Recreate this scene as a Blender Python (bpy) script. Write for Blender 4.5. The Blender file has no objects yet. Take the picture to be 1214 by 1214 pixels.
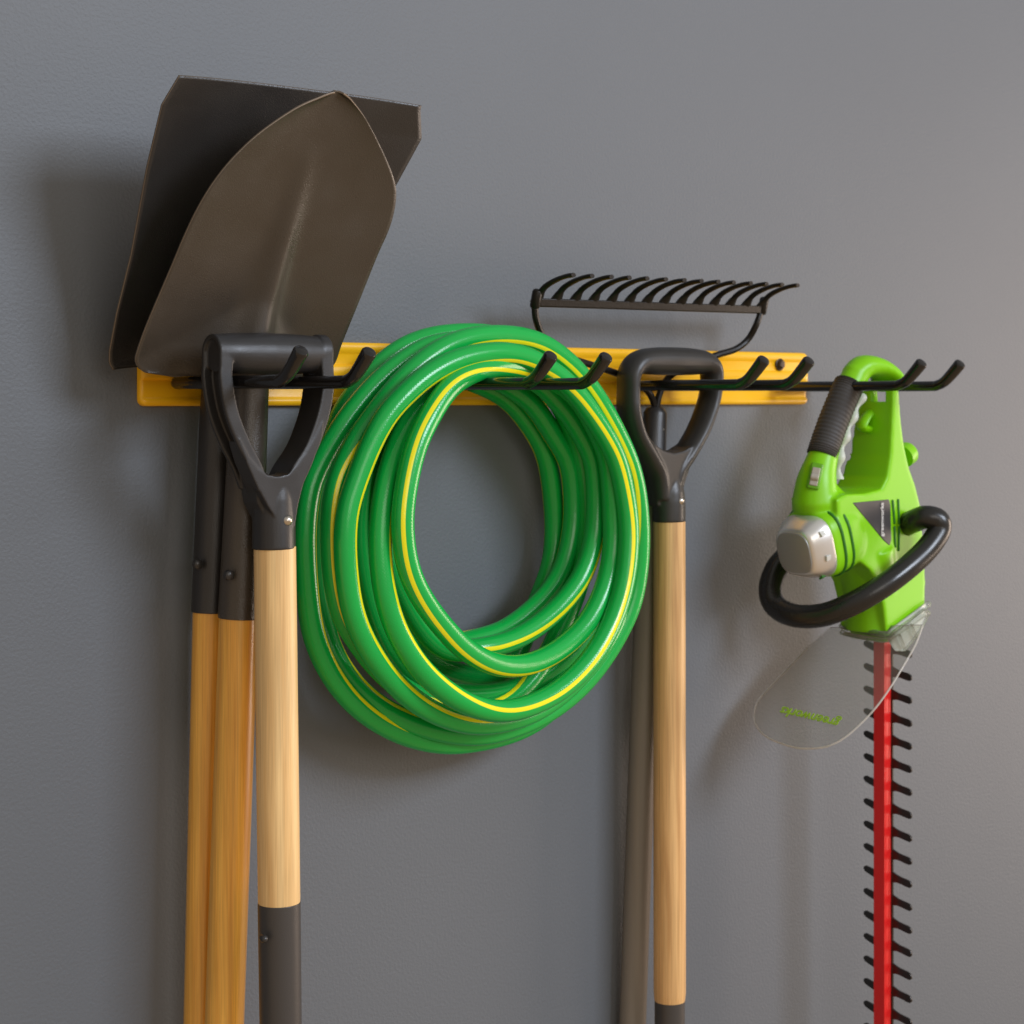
import bpy, bmesh, math, random
from mathutils import Vector, Matrix
random.seed(4)
C = bpy.context.scene.collection
scene = bpy.context.scene

# ------------------------------------------------------------------ camera
FP, CX, HY, IMG = 2250.0, 607.0, 473.0, 1214.0       # focal length, principal point in photo pixels
ANG = math.atan(FP / 2693.0)                          # how far the camera is turned from the wall's normal
CAMD = 1.474                                          # camera's distance from the wall (wall is the plane y = 0)
CAM = Vector((0, -CAMD, 0))
FWD = Vector((math.sin(ANG), math.cos(ANG), 0)); RGT = Vector((math.cos(ANG), -math.sin(ANG), 0)); UP = Vector((0, 0, 1))
cd = bpy.data.cameras.new('camera'); cam = bpy.data.objects.new('camera', cd); C.objects.link(cam)
cam.location = CAM; cam.rotation_euler = (math.pi / 2, 0, -ANG)
cd.sensor_width = 36; cd.lens = 36 * FP / IMG
cd.shift_y = -(IMG / 2 - HY) / IMG; cd.clip_start = .02; cd.clip_end = 60
cd.dof.use_dof = True; cd.dof.focus_distance = 1.62; cd.dof.aperture_fstop = 11.0
scene.camera = cam

# ------------------------------------------------------------------ world, lamps, exposure
w = bpy.data.worlds.new("World"); scene.world = w; w.use_nodes = True
nt = w.node_tree; bg = nt.nodes['Background']
tc = nt.nodes.new('ShaderNodeTexCoord'); sp = nt.nodes.new('ShaderNodeSeparateXYZ'); rmp = nt.nodes.new('ShaderNodeValToRGB')
mr = nt.nodes.new('ShaderNodeMapRange'); mr.inputs['From Min'].default_value = -1; mr.inputs['From Max'].default_value = 1
nt.links.new(tc.outputs['Generated'], sp.inputs[0]); nt.links.new(sp.outputs['Z'], mr.inputs['Value'])
nt.links.new(mr.outputs[0], rmp.inputs[0]); nt.links.new(rmp.outputs[0], bg.inputs['Color'])
rmp.color_ramp.elements[0].position = .25; rmp.color_ramp.elements[0].color = (.78, .53, .31, 1)
rmp.color_ramp.elements[1].position = .75; rmp.color_ramp.elements[1].color = (.74, .71, .66, 1)
bg.inputs['Strength'].default_value = .60

def area(name, loc, target, sx, sy, power, col):
    l = bpy.data.lights.new(name, 'AREA'); l.shape = 'RECTANGLE'; l.size = sx; l.size_y = sy; l.energy = power; l.color = col
    o = bpy.data.objects.new(name, l); C.objects.link(o); o.location = loc
    o.rotation_euler = (Vector(target) - Vector(loc)).to_track_quat('-Z', 'Y').to_euler(); return o
area('key_lamp', (2.30, -3.35, 1.45), (1.35, 0, -.25), 1.45, 1.05, 92, (.86, .95, 1.10))
area('front_lamp', (.10, -3.30, .75), (1.2, 0, -.1), 1.6, 1.2, 16, (1, .95, .88))
area('side_lamp', (4.7, -1.5, -.25), (1.5, 0, -.3), 1.4, 1.6, 62, (1, .80, .66))
scene.view_settings.view_transform = 'Standard'; scene.view_settings.look = 'None'
scene.view_settings.exposure = 0; scene.view_settings.gamma = 1; scene.view_settings.use_curve_mapping = False
scene.render.engine = 'CYCLES'
scene.cycles.use_denoising = True
scene.cycles.max_bounces = 10; scene.cycles.transparent_max_bounces = 12
scene.cycles.caustics_reflective = False; scene.cycles.caustics_refractive = False

# ------------------------------------------------------------------ geometry helpers
def ray(px, py): return FWD + RGT * ((px - CX) / FP) + UP * ((HY - py) / FP)
def W(px, py, d):                                     # point seen at a photo pixel, d metres out from the wall
    r = ray(px, py); return CAM + r * ((CAMD - d) / r.y)
def onplane(px, py, p0, n):
    r = ray(px, py); return CAM + r * ((p0 - CAM).dot(n) / r.dot(n))
def M(pxw, px, py, d): return pxw * (W(px, py, d) - CAM).dot(FWD) / FP      # pixels -> metres there

def catmull(pts, n=8, closed=False):
    P = [Vector(p) for p in pts]; out = []; N = len(P)
    for i in range(N if closed else N - 1):
        if closed: a, b, c, d = P[(i - 1) % N], P[i], P[(i + 1) % N], P[(i + 2) % N]
        else: a, b, c, d = P[max(i - 1, 0)], P[i], P[i + 1], P[min(i + 2, N - 1)]
        for k in range(n):
            t = k / n
            out.append(.5 * ((2 * b) + (c - a) * t + (2 * a - 5 * b + 4 * c - d) * t * t + (3 * b - a - 3 * c + d) * t ** 3))
    if not closed: out.append(P[-1])
    return out

def add_tube(bm, pts, r, seg=16, round_ends=0.0, squash=None):
    """sweep a circle (or ellipse: squash=(in-plane, along y)) along pts; r is one radius or one per point"""
    pts = [Vector(p) for p in pts]; n = len(pts); rr = list(r) if isinstance(r, (list, tuple)) else [r] * n
    off = 2 if round_ends else 0
    if round_ends:                                    # soften the ends with two smaller rings
        for end in (0, -1):
            q = pts[1] if end == 0 else pts[-2]; p = pts[end]; dv = (p - q).normalized(); R = rr[end]; e = round_ends * R
            extra = [(p - dv * e * .0, R), (p + dv * e * .6, R * .86), (p + dv * e, R * .5)]
            if end == 0:
                pts = [x[0] for x in reversed(extra[1:])] + pts; rr = [x[1] for x in reversed(extra[1:])] + rr
            else:
                pts = pts + [x[0] for x in extra[1:]]; rr = rr + [x[1] for x in extra[1:]]
    n = len(pts); rings = []
    T0 = (pts[1] - pts[0]).normalized(); N = T0.orthogonal().normalized()
    for i in range(n):
        T = (pts[min(i + 1, n - 1)] - pts[max(i - 1, 0)]).normalized()
        if squash:
            Y = Vector((0, 1, 0)); N = T.cross(Y).normalized(); B = T.cross(N).normalized()
            sq = squash[min(max(i - off, 0), len(squash) - 1)] if isinstance(squash, list) else squash; a, b = sq[0] * rr[i], sq[1] * rr[i]
        else:
            N = (N - T * N.dot(T)).normalized(); B = T.cross(N); a = b = rr[i]
        rings.append([bm.verts.new(pts[i] + N * (a * math.cos(2 * math.pi * k / seg)) + B * (b * math.sin(2 * math.pi * k / seg))) for k in range(seg)])
    for i in range(n - 1):
        for k in range(seg):
            bm.faces.new((rings[i][k], rings[i][(k + 1) % seg], rings[i + 1][(k + 1) % seg], rings[i + 1][k]))
    bm.faces.new(list(reversed(rings[0]))); bm.faces.new(rings[-1])
    return bm

def add_sweep(bm, pts, prof, nrm):
    """sweep a closed 2D profile (outward, along nrm) along pts; outward = tangent x nrm"""
    pts = [Vector(p) for p in pts]; n = len(pts); rings = []
    for i in range(n):
        T = (pts[min(i + 1, n - 1)] - pts[max(i - 1, 0)]).normalized(); O = T.cross(nrm).normalized()
        rings.append([bm.verts.new(pts[i] + O * a + nrm * b) for a, b in prof])
    m = len(prof)
    for i in range(n - 1):
        for k in range(m): bm.faces.new((rings[i][k], rings[i][(k + 1) % m], rings[i + 1][(k + 1) % m], rings[i + 1][k]))
    bm.faces.new(list(reversed(rings[0]))); bm.faces.new(rings[-1])

def add_prism(bm, poly, vec):
    a = [bm.verts.new(Vector(p)) for p in poly]; b = [bm.verts.new(Vector(p) + vec) for p in poly]; n = len(a)
    bm.faces.new(a); bm.faces.new(list(reversed(b)))
    for i in range(n): bm.faces.new((a[i], b[i], b[(i + 1) % n], a[(i + 1) % n]))

def add_lathe(bm, origin, axis, prof, seg=24, shape=None):
    """prof = [(distance along axis, radius)]; shape(angle) scales the radius"""
    axis = axis.normalized(); N = axis.orthogonal().normalized()
    if abs(axis.z) < .9: N = (UP - axis * UP.dot(axis)).normalized()
    B = axis.cross(N); rings = []
    for t, r in prof:
        rings.append([bm.verts.new(origin + axis * t + (N * math.cos(a) + B * math.sin(a)) * (r * (shape(a) if shape else 1)))
                      for a in [2 * math.pi * k / seg for k in range(seg)]])
    for i in range(len(rings) - 1):
        for k in range(seg): bm.faces.new((rings[i][k], rings[i][(k + 1) % seg], rings[i + 1][(k + 1) % seg], rings[i + 1][k]))
    bm.faces.new(list(reversed(rings[0]))); bm.faces.new(rings[-1])

def add_box(bm, c, h, axes=None):
    ax = axes or (Vector((1, 0, 0)), Vector((0, 1, 0)), Vector((0, 0, 1))); c = Vector(c)
    v = [bm.verts.new(c + ax[0] * (h[0] * i) + ax[1] * (h[1] * j) + ax[2] * (h[2] * k)) for i in (-1, 1) for j in (-1, 1) for k in (-1, 1)]
    for f in ((0, 1, 3, 2), (4, 6, 7, 5), (0, 4, 5, 1), (2, 3, 7, 6), (0, 2, 6, 4), (1, 5, 7, 3)): bm.faces.new([v[i] for i in f])

def finish(bm):
    bmesh.ops.recalc_face_normals(bm, faces=bm.faces[:]); return bm

def bake(bm, voxel=None, smooth=0, cut=None, bevel=0, subdiv=0):
    """turn overlapping solids into one blended skin and return it as a plain bmesh"""
    finish(bm); me = bpy.data.meshes.new('work'); bm.to_mesh(me); bm.free()
    o = bpy.data.objects.new('work', me); C.objects.link(o); tmp = [o]
    if voxel:
        m = o.modifiers.new('r', 'REMESH'); m.mode = 'VOXEL'; m.voxel_size = voxel; m.use_smooth_shade = True
    if smooth:
        m = o.modifiers.new('s', 'SMOOTH'); m.factor = .5; m.iterations = smooth
    if cut is not None:
        finish(cut); mc = bpy.data.meshes.new('cut'); cut.to_mesh(mc); cut.free()
        oc = bpy.data.objects.new('cut', mc); C.objects.link(oc); tmp.append(oc)
        m = o.modifiers.new('b', 'BOOLEAN'); m.operation = 'DIFFERENCE'; m.object = oc; m.solver = 'EXACT'
    if bevel:
        m = o.modifiers.new('v', 'BEVEL'); m.width = bevel; m.segments = 3; m.limit_method = 'ANGLE'; m.angle_limit = math.radians(30)
    dg = bpy.context.evaluated_depsgraph_get(); dg.update()
    me2 = bpy.data.meshes.new_from_object(o.evaluated_get(dg))
    out = bmesh.new(); out.from_mesh(me2)
    for t in tmp:
        d = t.data; bpy.data.objects.remove(t); bpy.data.meshes.remove(d)
    bpy.data.meshes.remove(me2)
    return out

def base_of(o):
    v = Vector((0, 0, 0))
    while o is not None: v += o.location; o = o.parent
    return v

def obj(name, bm, m, parent=None, smooth=True, angle=35, bevel=0, solid=0, origin=None, fix=True, rim=None):
    if fix: finish(bm)
    vs = [v.co for v in bm.verts]
    if origin is None:
        lo = Vector([min(v[i] for v in vs) for i in range(3)]); hi = Vector([max(v[i] for v in vs) for i in range(3)]); origin = (lo + hi) / 2
    bmesh.ops.translate(bm, verts=bm.verts[:], vec=-origin)
    me = bpy.data.meshes.new(name); bm.to_mesh(me); bm.free()
    o = bpy.data.objects.new(name, me); C.objects.link(o)
    me.materials.append(m)
    if smooth:
        for p in me.polygons: p.use_smooth = True
        if angle: me.set_sharp_from_angle(angle=math.radians(angle))
    if bevel:
        b = o.modifiers.new('bevel', 'BEVEL'); b.width = bevel; b.segments = 3; b.limit_method = 'ANGLE'; b.angle_limit = math.radians(35)
        b.harden_normals = False
    if solid:
        s = o.modifiers.new('thickness', 'SOLIDIFY'); s.thickness = solid; s.offset = 0
    if rim: me.materials.append(rim); s.material_offset_rim = 1
    o.parent = parent; o.location = origin - (base_of(parent) if parent else Vector((0, 0, 0)))
    return o

def thing(name, label, cat, loc, group=None):
    o = bpy.data.objects.new(name, None); C.objects.link(o); o.location = loc; o.empty_display_size = .02
    o['label'] = label; o['category'] = cat
    if group: o['group'] = group
    return o
def tag(o, label, cat, group=None):
    o['label'] = label; o['category'] = cat
    if group: o['group'] = group
    return o

# ------------------------------------------------------------------ materials
def mat(name, col, rough=.5, metal=0, noise=0, nscale=60, stretch=(1, 1, 1), bump=0, bscale=400, bdetail=2, spec=.5, rnoise=0, coat=0, sss=0):
    m = bpy.data.materials.new(name); m.use_nodes = True; n = m.node_tree; b = n.nodes['Principled BSDF']; L = n.links.new
    b.inputs['Base Color'].default_value = (*col, 1); b.inputs['Roughness'].default_value = rough; b.inputs['Metallic'].default_value = metal
    b.inputs['Specular IOR Level'].default_value = spec
    if coat: b.inputs['Coat Weight'].default_value = coat; b.inputs['Coat Roughness'].default_value = .12
    if sss: b.inputs['Subsurface Weight'].default_value = sss; b.inputs['Subsurface Radius'].default_value = (.4, .8, .2); b.inputs['Subsurface Scale'].default_value = .004
    t = n.nodes.new('ShaderNodeTexCoord'); mp = n.nodes.new('ShaderNodeMapping'); mp.inputs['Scale'].default_value = stretch
    L(t.outputs['Object'], mp.inputs[0])
    if noise or rnoise:
        nz = n.nodes.new('ShaderNodeTexNoise'); nz.inputs['Scale'].default_value = nscale; nz.inputs['Detail'].default_value = 5; L(mp.outputs[0], nz.inputs['Vector'])
        if noise:
            r = n.nodes.new('ShaderNodeValToRGB'); L(nz.outputs['Fac'], r.inputs[0])
            r.color_ramp.elements[0].position = .3; r.color_ramp.elements[1].position = .7
            r.color_ramp.elements[0].color = (*[c * (1 - noise) for c in col], 1); r.color_ramp.elements[1].color = (*[min(1, c * (1 + noise)) for c in col], 1)
            L(r.outputs[0], b.inputs['Base Color'])
        if rnoise:
            q = n.nodes.new('ShaderNodeMapRange'); q.inputs['To Min'].default_value = rough - rnoise; q.inputs['To Max'].default_value = rough + rnoise
            q.inputs['From Min'].default_value = .3; q.inputs['From Max'].default_value = .7
            L(nz.outputs['Fac'], q.inputs['Value']); L(q.outputs[0], b.inputs['Roughness'])
    if bump:
        z = n.nodes.new('ShaderNodeTexNoise'); z.inputs['Scale'].default_value = bscale; z.inputs['Detail'].default_value = bdetail
        L(t.outputs['Object'], z.inputs['Vector'])
        bp = n.nodes.new('ShaderNodeBump'); bp.inputs['Strength'].default_value = bump; bp.inputs['Distance'].default_value = .001
        L(z.outputs['Fac'], bp.inputs['Height']); L(bp.outputs[0], b.inputs['Normal'])
    return m

def wood(name, light, dark, rough, coat):
    m = bpy.data.materials.new(name); m.use_nodes = True; n = m.node_tree; b = n.nodes['Principled BSDF']; L = n.links.new
    t = n.nodes.new('ShaderNodeTexCoord')
    def noise(sc, st, det=4):
        mp = n.nodes.new('ShaderNodeMapping'); mp.inputs['Scale'].default_value = st; L(t.outputs['Object'], mp.inputs[0])
        z = n.nodes.new('ShaderNodeTexNoise'); z.inputs['Scale'].default_value = sc; z.inputs['Detail'].default_value = det; z.inputs['Distortion'].default_value = .4
        L(mp.outputs[0], z.inputs['Vector']); return z
    g1 = noise(140, (1, 1, .035)); g2 = noise(700, (1, 1, .02), 3); g3 = noise(9, (1, 1, .35), 2)
    r = n.nodes.new('ShaderNodeValToRGB'); L(g1.outputs['Fac'], r.inputs[0])
    r.color_ramp.elements[0].position = .33; r.color_ramp.elements[0].color = (*dark, 1)
    r.color_ramp.elements[1].position = .62; r.color_ramp.elements[1].color = (*light, 1)
    def mul(a, src, lo, hi):
        q = n.nodes.new('ShaderNodeMapRange'); q.inputs['From Min'].default_value = .3; q.inputs['From Max'].default_value = .7
        q.inputs['To Min'].default_value = lo; q.inputs['To Max'].default_value = hi; L(src.outputs['Fac'], q.inputs['Value'])
        x = n.nodes.new('ShaderNodeVectorMath'); x.operation = 'SCALE'; L(a, x.inputs[0]); L(q.outputs[0], x.inputs['Scale']); return x.outputs[0]
    c = mul(mul(r.outputs[0], g2, .84, 1.08), g3, .86, 1.1)
    L(c, b.inputs['Base Color']); b.inputs['Roughness'].default_value = rough
    b.inputs['Coat Weight'].default_value = coat; b.inputs['Coat Roughness'].default_value = .2
    bp = n.nodes.new('ShaderNodeBump'); bp.inputs['Strength'].default_value = .12; bp.inputs['Distance'].default_value = .0006
    L(g2.outputs['Fac'], bp.inputs['Height']); L(bp.outputs[0], b.inputs['Normal'])
    return m

M_wall = mat('painted_wall', (.131, .143, .158), .52, noise=.025, nscale=3, bump=.52, bscale=330, bdetail=3, spec=.35)
M_yellow = mat('yellow_enamel', (.95, .50, .009), .32, bump=.05, bscale=300, rnoise=.05, nscale=40)
M_coat = mat('black_rubber_coat', (.010, .009, .009), .16, bump=.10, bscale=260, spec=.6)
M_powder = mat('black_powder_coat', (.050, .040, .030), .31, noise=.05, bump=.30, bscale=1000, bdetail=3, rnoise=.10, nscale=22, spec=.6)
M_powder2 = mat('black_powder_coat_smooth', (.022, .020, .019), .36, bump=.25, bscale=1100, rnoise=.05, nscale=25, spec=.6)
M_edge = mat('blade_edge_highlight', (.20, .155, .115), .40, metal=.5)  # paler tone paints a thin highlight along the blade edges
M_steelgrey = mat('dark_grey_steel', (.070, .064, .060), .40, metal=.3, bump=.12, bscale=900, spec=.5)
M_plastic = mat('black_plastic', (.022, .021, .021), .42, bump=.10, bscale=900, rnoise=.08, nscale=30)
M_gloss = mat('satin_black_plastic', (.016, .015, .014), .27, bump=.06, bscale=700, rnoise=.06, nscale=18)
M_plastic2 = mat('black_plastic_worn', (.026, .024, .022), .40, bump=.10, bscale=700, rnoise=.10, nscale=22)
M_amber = wood('amber_varnished_wood', (.90, .48, .082), (.74, .335, .041), .34, .4)
M_pale = wood('pale_ash_wood', (.86, .58, .26), (.76, .465, .185), .46, .12)
M_oak = wood('oak_wood', (.76, .46, .19), (.54, .29, .105), .46, .12)
M_fibre = mat('brown_grey_fibreglass', (.215, .19, .16), .45, noise=.12, nscale=80, stretch=(1, 1, .05))
M_rivet = mat('zinc_rivet', (.62, .58, .52), .28, metal=1)
M_rivetdark = mat('painted_rivet', (.030, .028, .027), .30)
M_screw = mat('bronze_screw', (.060, .045, .035), .35, metal=.7)
M_rake = mat('black_rake_paint', (.010, .008, .006), .36, bump=.18, bscale=500, spec=.28)
M_lime = mat('lime_plastic', (.225, .60, .004), .36, bump=.03, bscale=900, spec=.35)
M_limedark = mat('lime_plastic_recess', (.12, .36, .004), .45)
M_slot = mat('deep_vent_green', (.02, .16, .004), .6)
M_rubber = mat('ribbed_grey_rubber', (.045, .040, .037), .62)
M_trigger = mat('pale_grey_plastic', (.60, .60, .55), .42)
M_switch = mat('beige_grey_plastic', (.40, .36, .30), .45)
M_silver = mat('satin_silver_plastic', (.78, .76, .73), .33, metal=.75, bump=.03, bscale=900)
M_capface = mat('grey_cap_face', (.30, .295, .29), .42, metal=.35)
M_plate = mat('charcoal_nameplate', (.055, .05, .05), .45)
M_letter = mat('white_lettering', (.75, .73, .70), .5)
M_greenink = mat('green_lettering', (.30, .52, .01), .5)
M_red = mat('red_anodised_bar', (.74, .016, .016), .33, bump=.03, bscale=600)
M_tooth = mat('blackened_steel', (.012, .010, .009), .32, spec=.6)

def hose_material():
    m = bpy.data.materials.new('green_hose_vinyl'); m.use_nodes = True; n = m.node_tree; b = n.nodes['Principled BSDF']; L = n.links.new
    uv = n.nodes.new('ShaderNodeUVMap'); uv.uv_map = 'UVMap'; s = n.nodes.new('ShaderNodeSeparateXYZ'); L(uv.outputs[0], s.inputs[0])
    def math_(op, a, bb):
        x = n.nodes.new('ShaderNodeMath'); x.operation = op
        for i, v in enumerate((a, bb)):
            if isinstance(v, (int, float)): x.inputs[i].default_value = v
            else: L(v, x.inputs[i])
        return x.outputs[0]
    dist = math_('ABSOLUTE', math_('SUBTRACT', s.outputs['X'], .5), 0)
    st = n.nodes.new('ShaderNodeMapRange'); st.inputs['From Min'].default_value = .027; st.inputs['From Max'].default_value = .034
    st.inputs['To Min'].default_value = 1; st.inputs['To Max'].default_value = 0; L(dist, st.inputs['Value'])
    mx = n.nodes.new('ShaderNodeMix'); mx.data_type = 'RGBA'; L(st.outputs[0], mx.inputs['Factor'])
    mx.inputs['A'].default_value = (.006, .40, .062, 1); mx.inputs['B'].default_value = (.90, .82, .012, 1)
    L(mx.outputs['Result'], b.inputs['Base Color'])
    b.inputs['Roughness'].default_value = .22; b.inputs['Specular IOR Level'].default_value = .5
    b.inputs['Subsurface Weight'].default_value = .03; b.inputs['Subsurface Radius'].default_value = (.3, 1, .3); b.inputs['Subsurface Scale'].default_value = .003
    # braid showing through the skin: two crossing helices
    a1 = math_('SINE', math_('MULTIPLY', math_('ADD', math_('MULTIPLY', s.outputs['Y'], 330.0), math_('MULTIPLY', s.outputs['X'], 22.0)), 6.2832), 0)
    a2 = math_('SINE', math_('MULTIPLY', math_('SUBTRACT', math_('MULTIPLY', s.outputs['Y'], 330.0), math_('MULTIPLY', s.outputs['X'], 22.0)), 6.2832), 0)
    h = math_('ADD', a1, a2)
    t = n.nodes.new('ShaderNodeTexCoord'); nz = n.nodes.new('ShaderNodeTexNoise'); nz.inputs['Scale'].default_value = 130; L(t.outputs['Object'], nz.inputs['Vector'])
    h2 = math_('ADD', math_('MULTIPLY', h, .11), math_('MULTIPLY', nz.outputs['Fac'], 1.5))
    bp = n.nodes.new('ShaderNodeBump'); bp.inputs['Strength'].default_value = .17; bp.inputs['Distance'].default_value = .0006
    L(h2, bp.inputs['Height']); L(bp.outputs[0], b.inputs['Normal'])
    return m
M_hose = hose_material()

def clear_material(name, col, extra, ior):
    m = bpy.data.materials.new(name); m.use_nodes = True; n = m.node_tree; b = n.nodes['Principled BSDF']; L = n.links.new
    b.inputs['Base Color'].default_value = (*col, 1); b.inputs['Roughness'].default_value = .12
    tr = n.nodes.new('ShaderNodeBsdfTransparent'); tr.inputs[0].default_value = (.93, .925, .91, 1)
    mx = n.nodes.new('ShaderNodeMixShader'); fr = n.nodes.new('ShaderNodeFresnel'); fr.inputs[0].default_value = ior
    ad = n.nodes.new('ShaderNodeMath'); ad.inputs[1].default_value = extra; L(fr.outputs[0], ad.inputs[0])
    L(ad.outputs[0], mx.inputs[0]); L(tr.outputs[0], mx.inputs[1]); L(b.outputs[0], mx.inputs[2])
    L(mx.outputs[0], n.nodes['Material Output'].inputs['Surface'])
    return m
M_clear = clear_material('clear_plastic', (.62, .60, .57), .06, 1.26)
M_clear2 = clear_material('clear_plastic_thick', (.70, .72, .66), .07, 1.4)
M_rim = clear_material('clear_edge_highlight', (.86, .82, .76), .42, 1.4)  # whiter mix, paints the light caught along the guard's edge

# ------------------------------------------------------------------ the setting: one painted wall
bm = bmesh.new()
add_box(bm, (1.8, .05, .1), (4.5, .05, 2.6))
wall = obj('wall', bm, M_wall, smooth=False, origin=Vector((0, 0, 0))); wall['kind'] = 'structure'
YN = Vector((0, -1, 0)); XN = Vector((1, 0, 0))

# ------------------------------------------------------------------ yellow rail
zb = W(957, 479.5, .006).z; zt = W(957, 418.5, .006).z; xl = W(166, 470, .006).x; xr = W(956.5, 450, .006).x
H = zt - zb
rail = thing('wall_rail', 'long yellow metal rail screwed flat on the grey wall', 'rail', Vector(((xl + xr) / 2, 0, zb)))
prof = [(0, .0005), (.0, .005), (.015, .0075), (.055, .0085), (.10, .0085), (.125, .0068), (.15, .0062), (.38, .0062), (.405, .0085), (.43, .0095),
        (.60, .0095), (.625, .0085), (.65, .0062), (.80, .0062), (.83, .0068), (.86, .0085), (.945, .0085), (.985, .0075), (1, .005), (1, .0005)]
bm = bmesh.new(); rows = []
RC = .006
for f, d in prof:
    z = f * H; e = min(z, H - z); ins = RC - math.sqrt(max(0, RC ** 2 - (RC - e) ** 2)) if e < RC else 0
    xs = [(ins, .0005), (ins, d * .6), (ins + .0012, d * .9), (ins + .003, d), (ins + .006, d)]
    row = [bm.verts.new((xl + a, -b, zb + z)) for a, b in xs] + [bm.verts.new((xr - a, -b, zb + z)) for a, b in reversed(xs)]
    rows.append(row)
for i in range(len(rows) - 1):
    for k in range(len(rows[0]) - 1): bm.faces.new((rows[i][k], rows[i][k + 1], rows[i + 1][k + 1], rows[i + 1][k]))
obj('rail_channel', bm, M_yellow, rail, angle=50)
def rail_screw(px, py):
    p = W(px, py, .007); bm = bmesh.new()
    add_lathe(bm, p, YN, [(0, .0066), (.0012, .0070), (.0016, .0056), (.0045, .0052), (.0055, .0040), (.0056, .0012)], 6)
    add_lathe(bm, p, YN, [(0, .0072), (.0014, .0072), (.0018, .0060)], 24)
    return obj('screw', bm, M_screw, rail, angle=25)
rail_screw(924, 432)
rail_screw(232, 418)

# ------------------------------------------------------------------ four double hooks
ZH = W(203, 454, .01).z
GAP = .066
HX = [W(x, 454, .01).x for x in (203, 488, 735, 921)]
def prong_bm(x):
    bm = bmesh.new()
    pts = [(x + (.012 if x == 0 else -.012), -.014, ZH), (x + (.004 if x == 0 else -.004), -.0155, ZH), (x, -.021, ZH), (x, -.032, ZH), (x, -.10, ZH), (x, -.172, ZH), (x, -.184, ZH + .001)]
    pts += [(x, -.1935, ZH + .005), (x, -.2025, ZH + .0125), (x, -.2138, ZH + .0235)]
    p = catmull(pts, 5); k = len(p); add_tube(bm, p, [.0056 if i < k - 12 else .0056 + .0010 * (i - k + 13) / 13 for i in range(k)], 20, round_ends=.4)
    return bm
def make_hook():
    h = thing('double_hook', '', 'hook', Vector((0, 0, 0)), 'black double hooks on the yellow rail')
    obj('prong', prong_bm(0), M_coat, h); obj('prong', prong_bm(GAP), M_coat, h)
    bm = bmesh.new(); add_tube(bm, [(.010, -.0145, ZH), (GAP - .010, -.0145, ZH)], .0048, 14)
    obj('crossbar', bm, M_coat, h)
    return h
hk0 = make_hook()
HL = ['black double hook holding both shovels and a pale wood D-grip tool',
      'black double hook carrying the coiled green hose',
      'black double hook holding the bow rake and the oak handled tool',
      'black double hook past the rail end carrying the green hedge trimmer']
for i, x in enumerate(HX):
    if i == 0: h = hk0
    else:
        h = hk0.copy(); C.objects.link(h)
        for ch in list(hk0.children):
            c = ch.copy(); C.objects.link(c); c.parent = h
    h['label'] = HL[i]; h.location = (x, 0, 0)
hk0.location = (HX[0], 0, 0)

# ------------------------------------------------------------------ shovels hung blade up
def interp(tab, s):
    if s <= tab[0][0]: return tab[0][1]
    for (a, b), (c, d) in zip(tab, tab[1:]):
        if s <= c: return b + (d - b) * (s - a) / (c - a) if c > a else d
    return tab[-1][1]

def blade_mesh(left, right, p0, lean, hfun, nu=56, nv=110, soft=True):
    """sheet blade from its traced outline; left/right = pixel outlines bottom to top; hfun(u, v, x) bulges it toward the viewer"""
    Ld = Vector((0, -math.sin(lean), math.cos(lean))); n = Vector((0, -math.cos(lean), -math.sin(lean)))
    def sx(pt):
        q = onplane(pt[0], pt[1], p0, n) - p0; return (q.dot(Ld), q.x)
    def fair(tab):
        if not soft: return sorted(sx(p) for p in tab)
        return sorted(sx((q.x, q.y)) for q in catmull([(a, b, 0) for a, b in tab], 10))
    Lt = fair(left); Rt = fair(right)
    s0 = min(Lt[0][0], Rt[0][0]); s1 = max(Lt[-1][0], Rt[-1][0])
    bm = bmesh.new(); g = []
    for j in range(nv + 1):
        v = .9975 * (1 - (1 - j / nv) ** 1.35) if soft else j / nv
        s = s0 + (s1 - s0) * v; a, b = interp(Lt, s), interp(Rt, s)
        row = []
        for i in range(nu + 1):
            u = i / nu; x = a + (b - a) * u
            row.append(bm.verts.new(p0 + XN * x + Ld * s + n * hfun(2 * u - 1, v, x)))
        g.append(row)
    for j in range(nv):
        for i in range(nu): bm.faces.new((g[j][i], g[j][i + 1], g[j + 1][i + 1], g[j + 1][i]))
    bmesh.ops.remove_doubles(bm, verts=bm.verts[:], dist=.00005)
    return bm, (p0, Ld, n)

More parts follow.
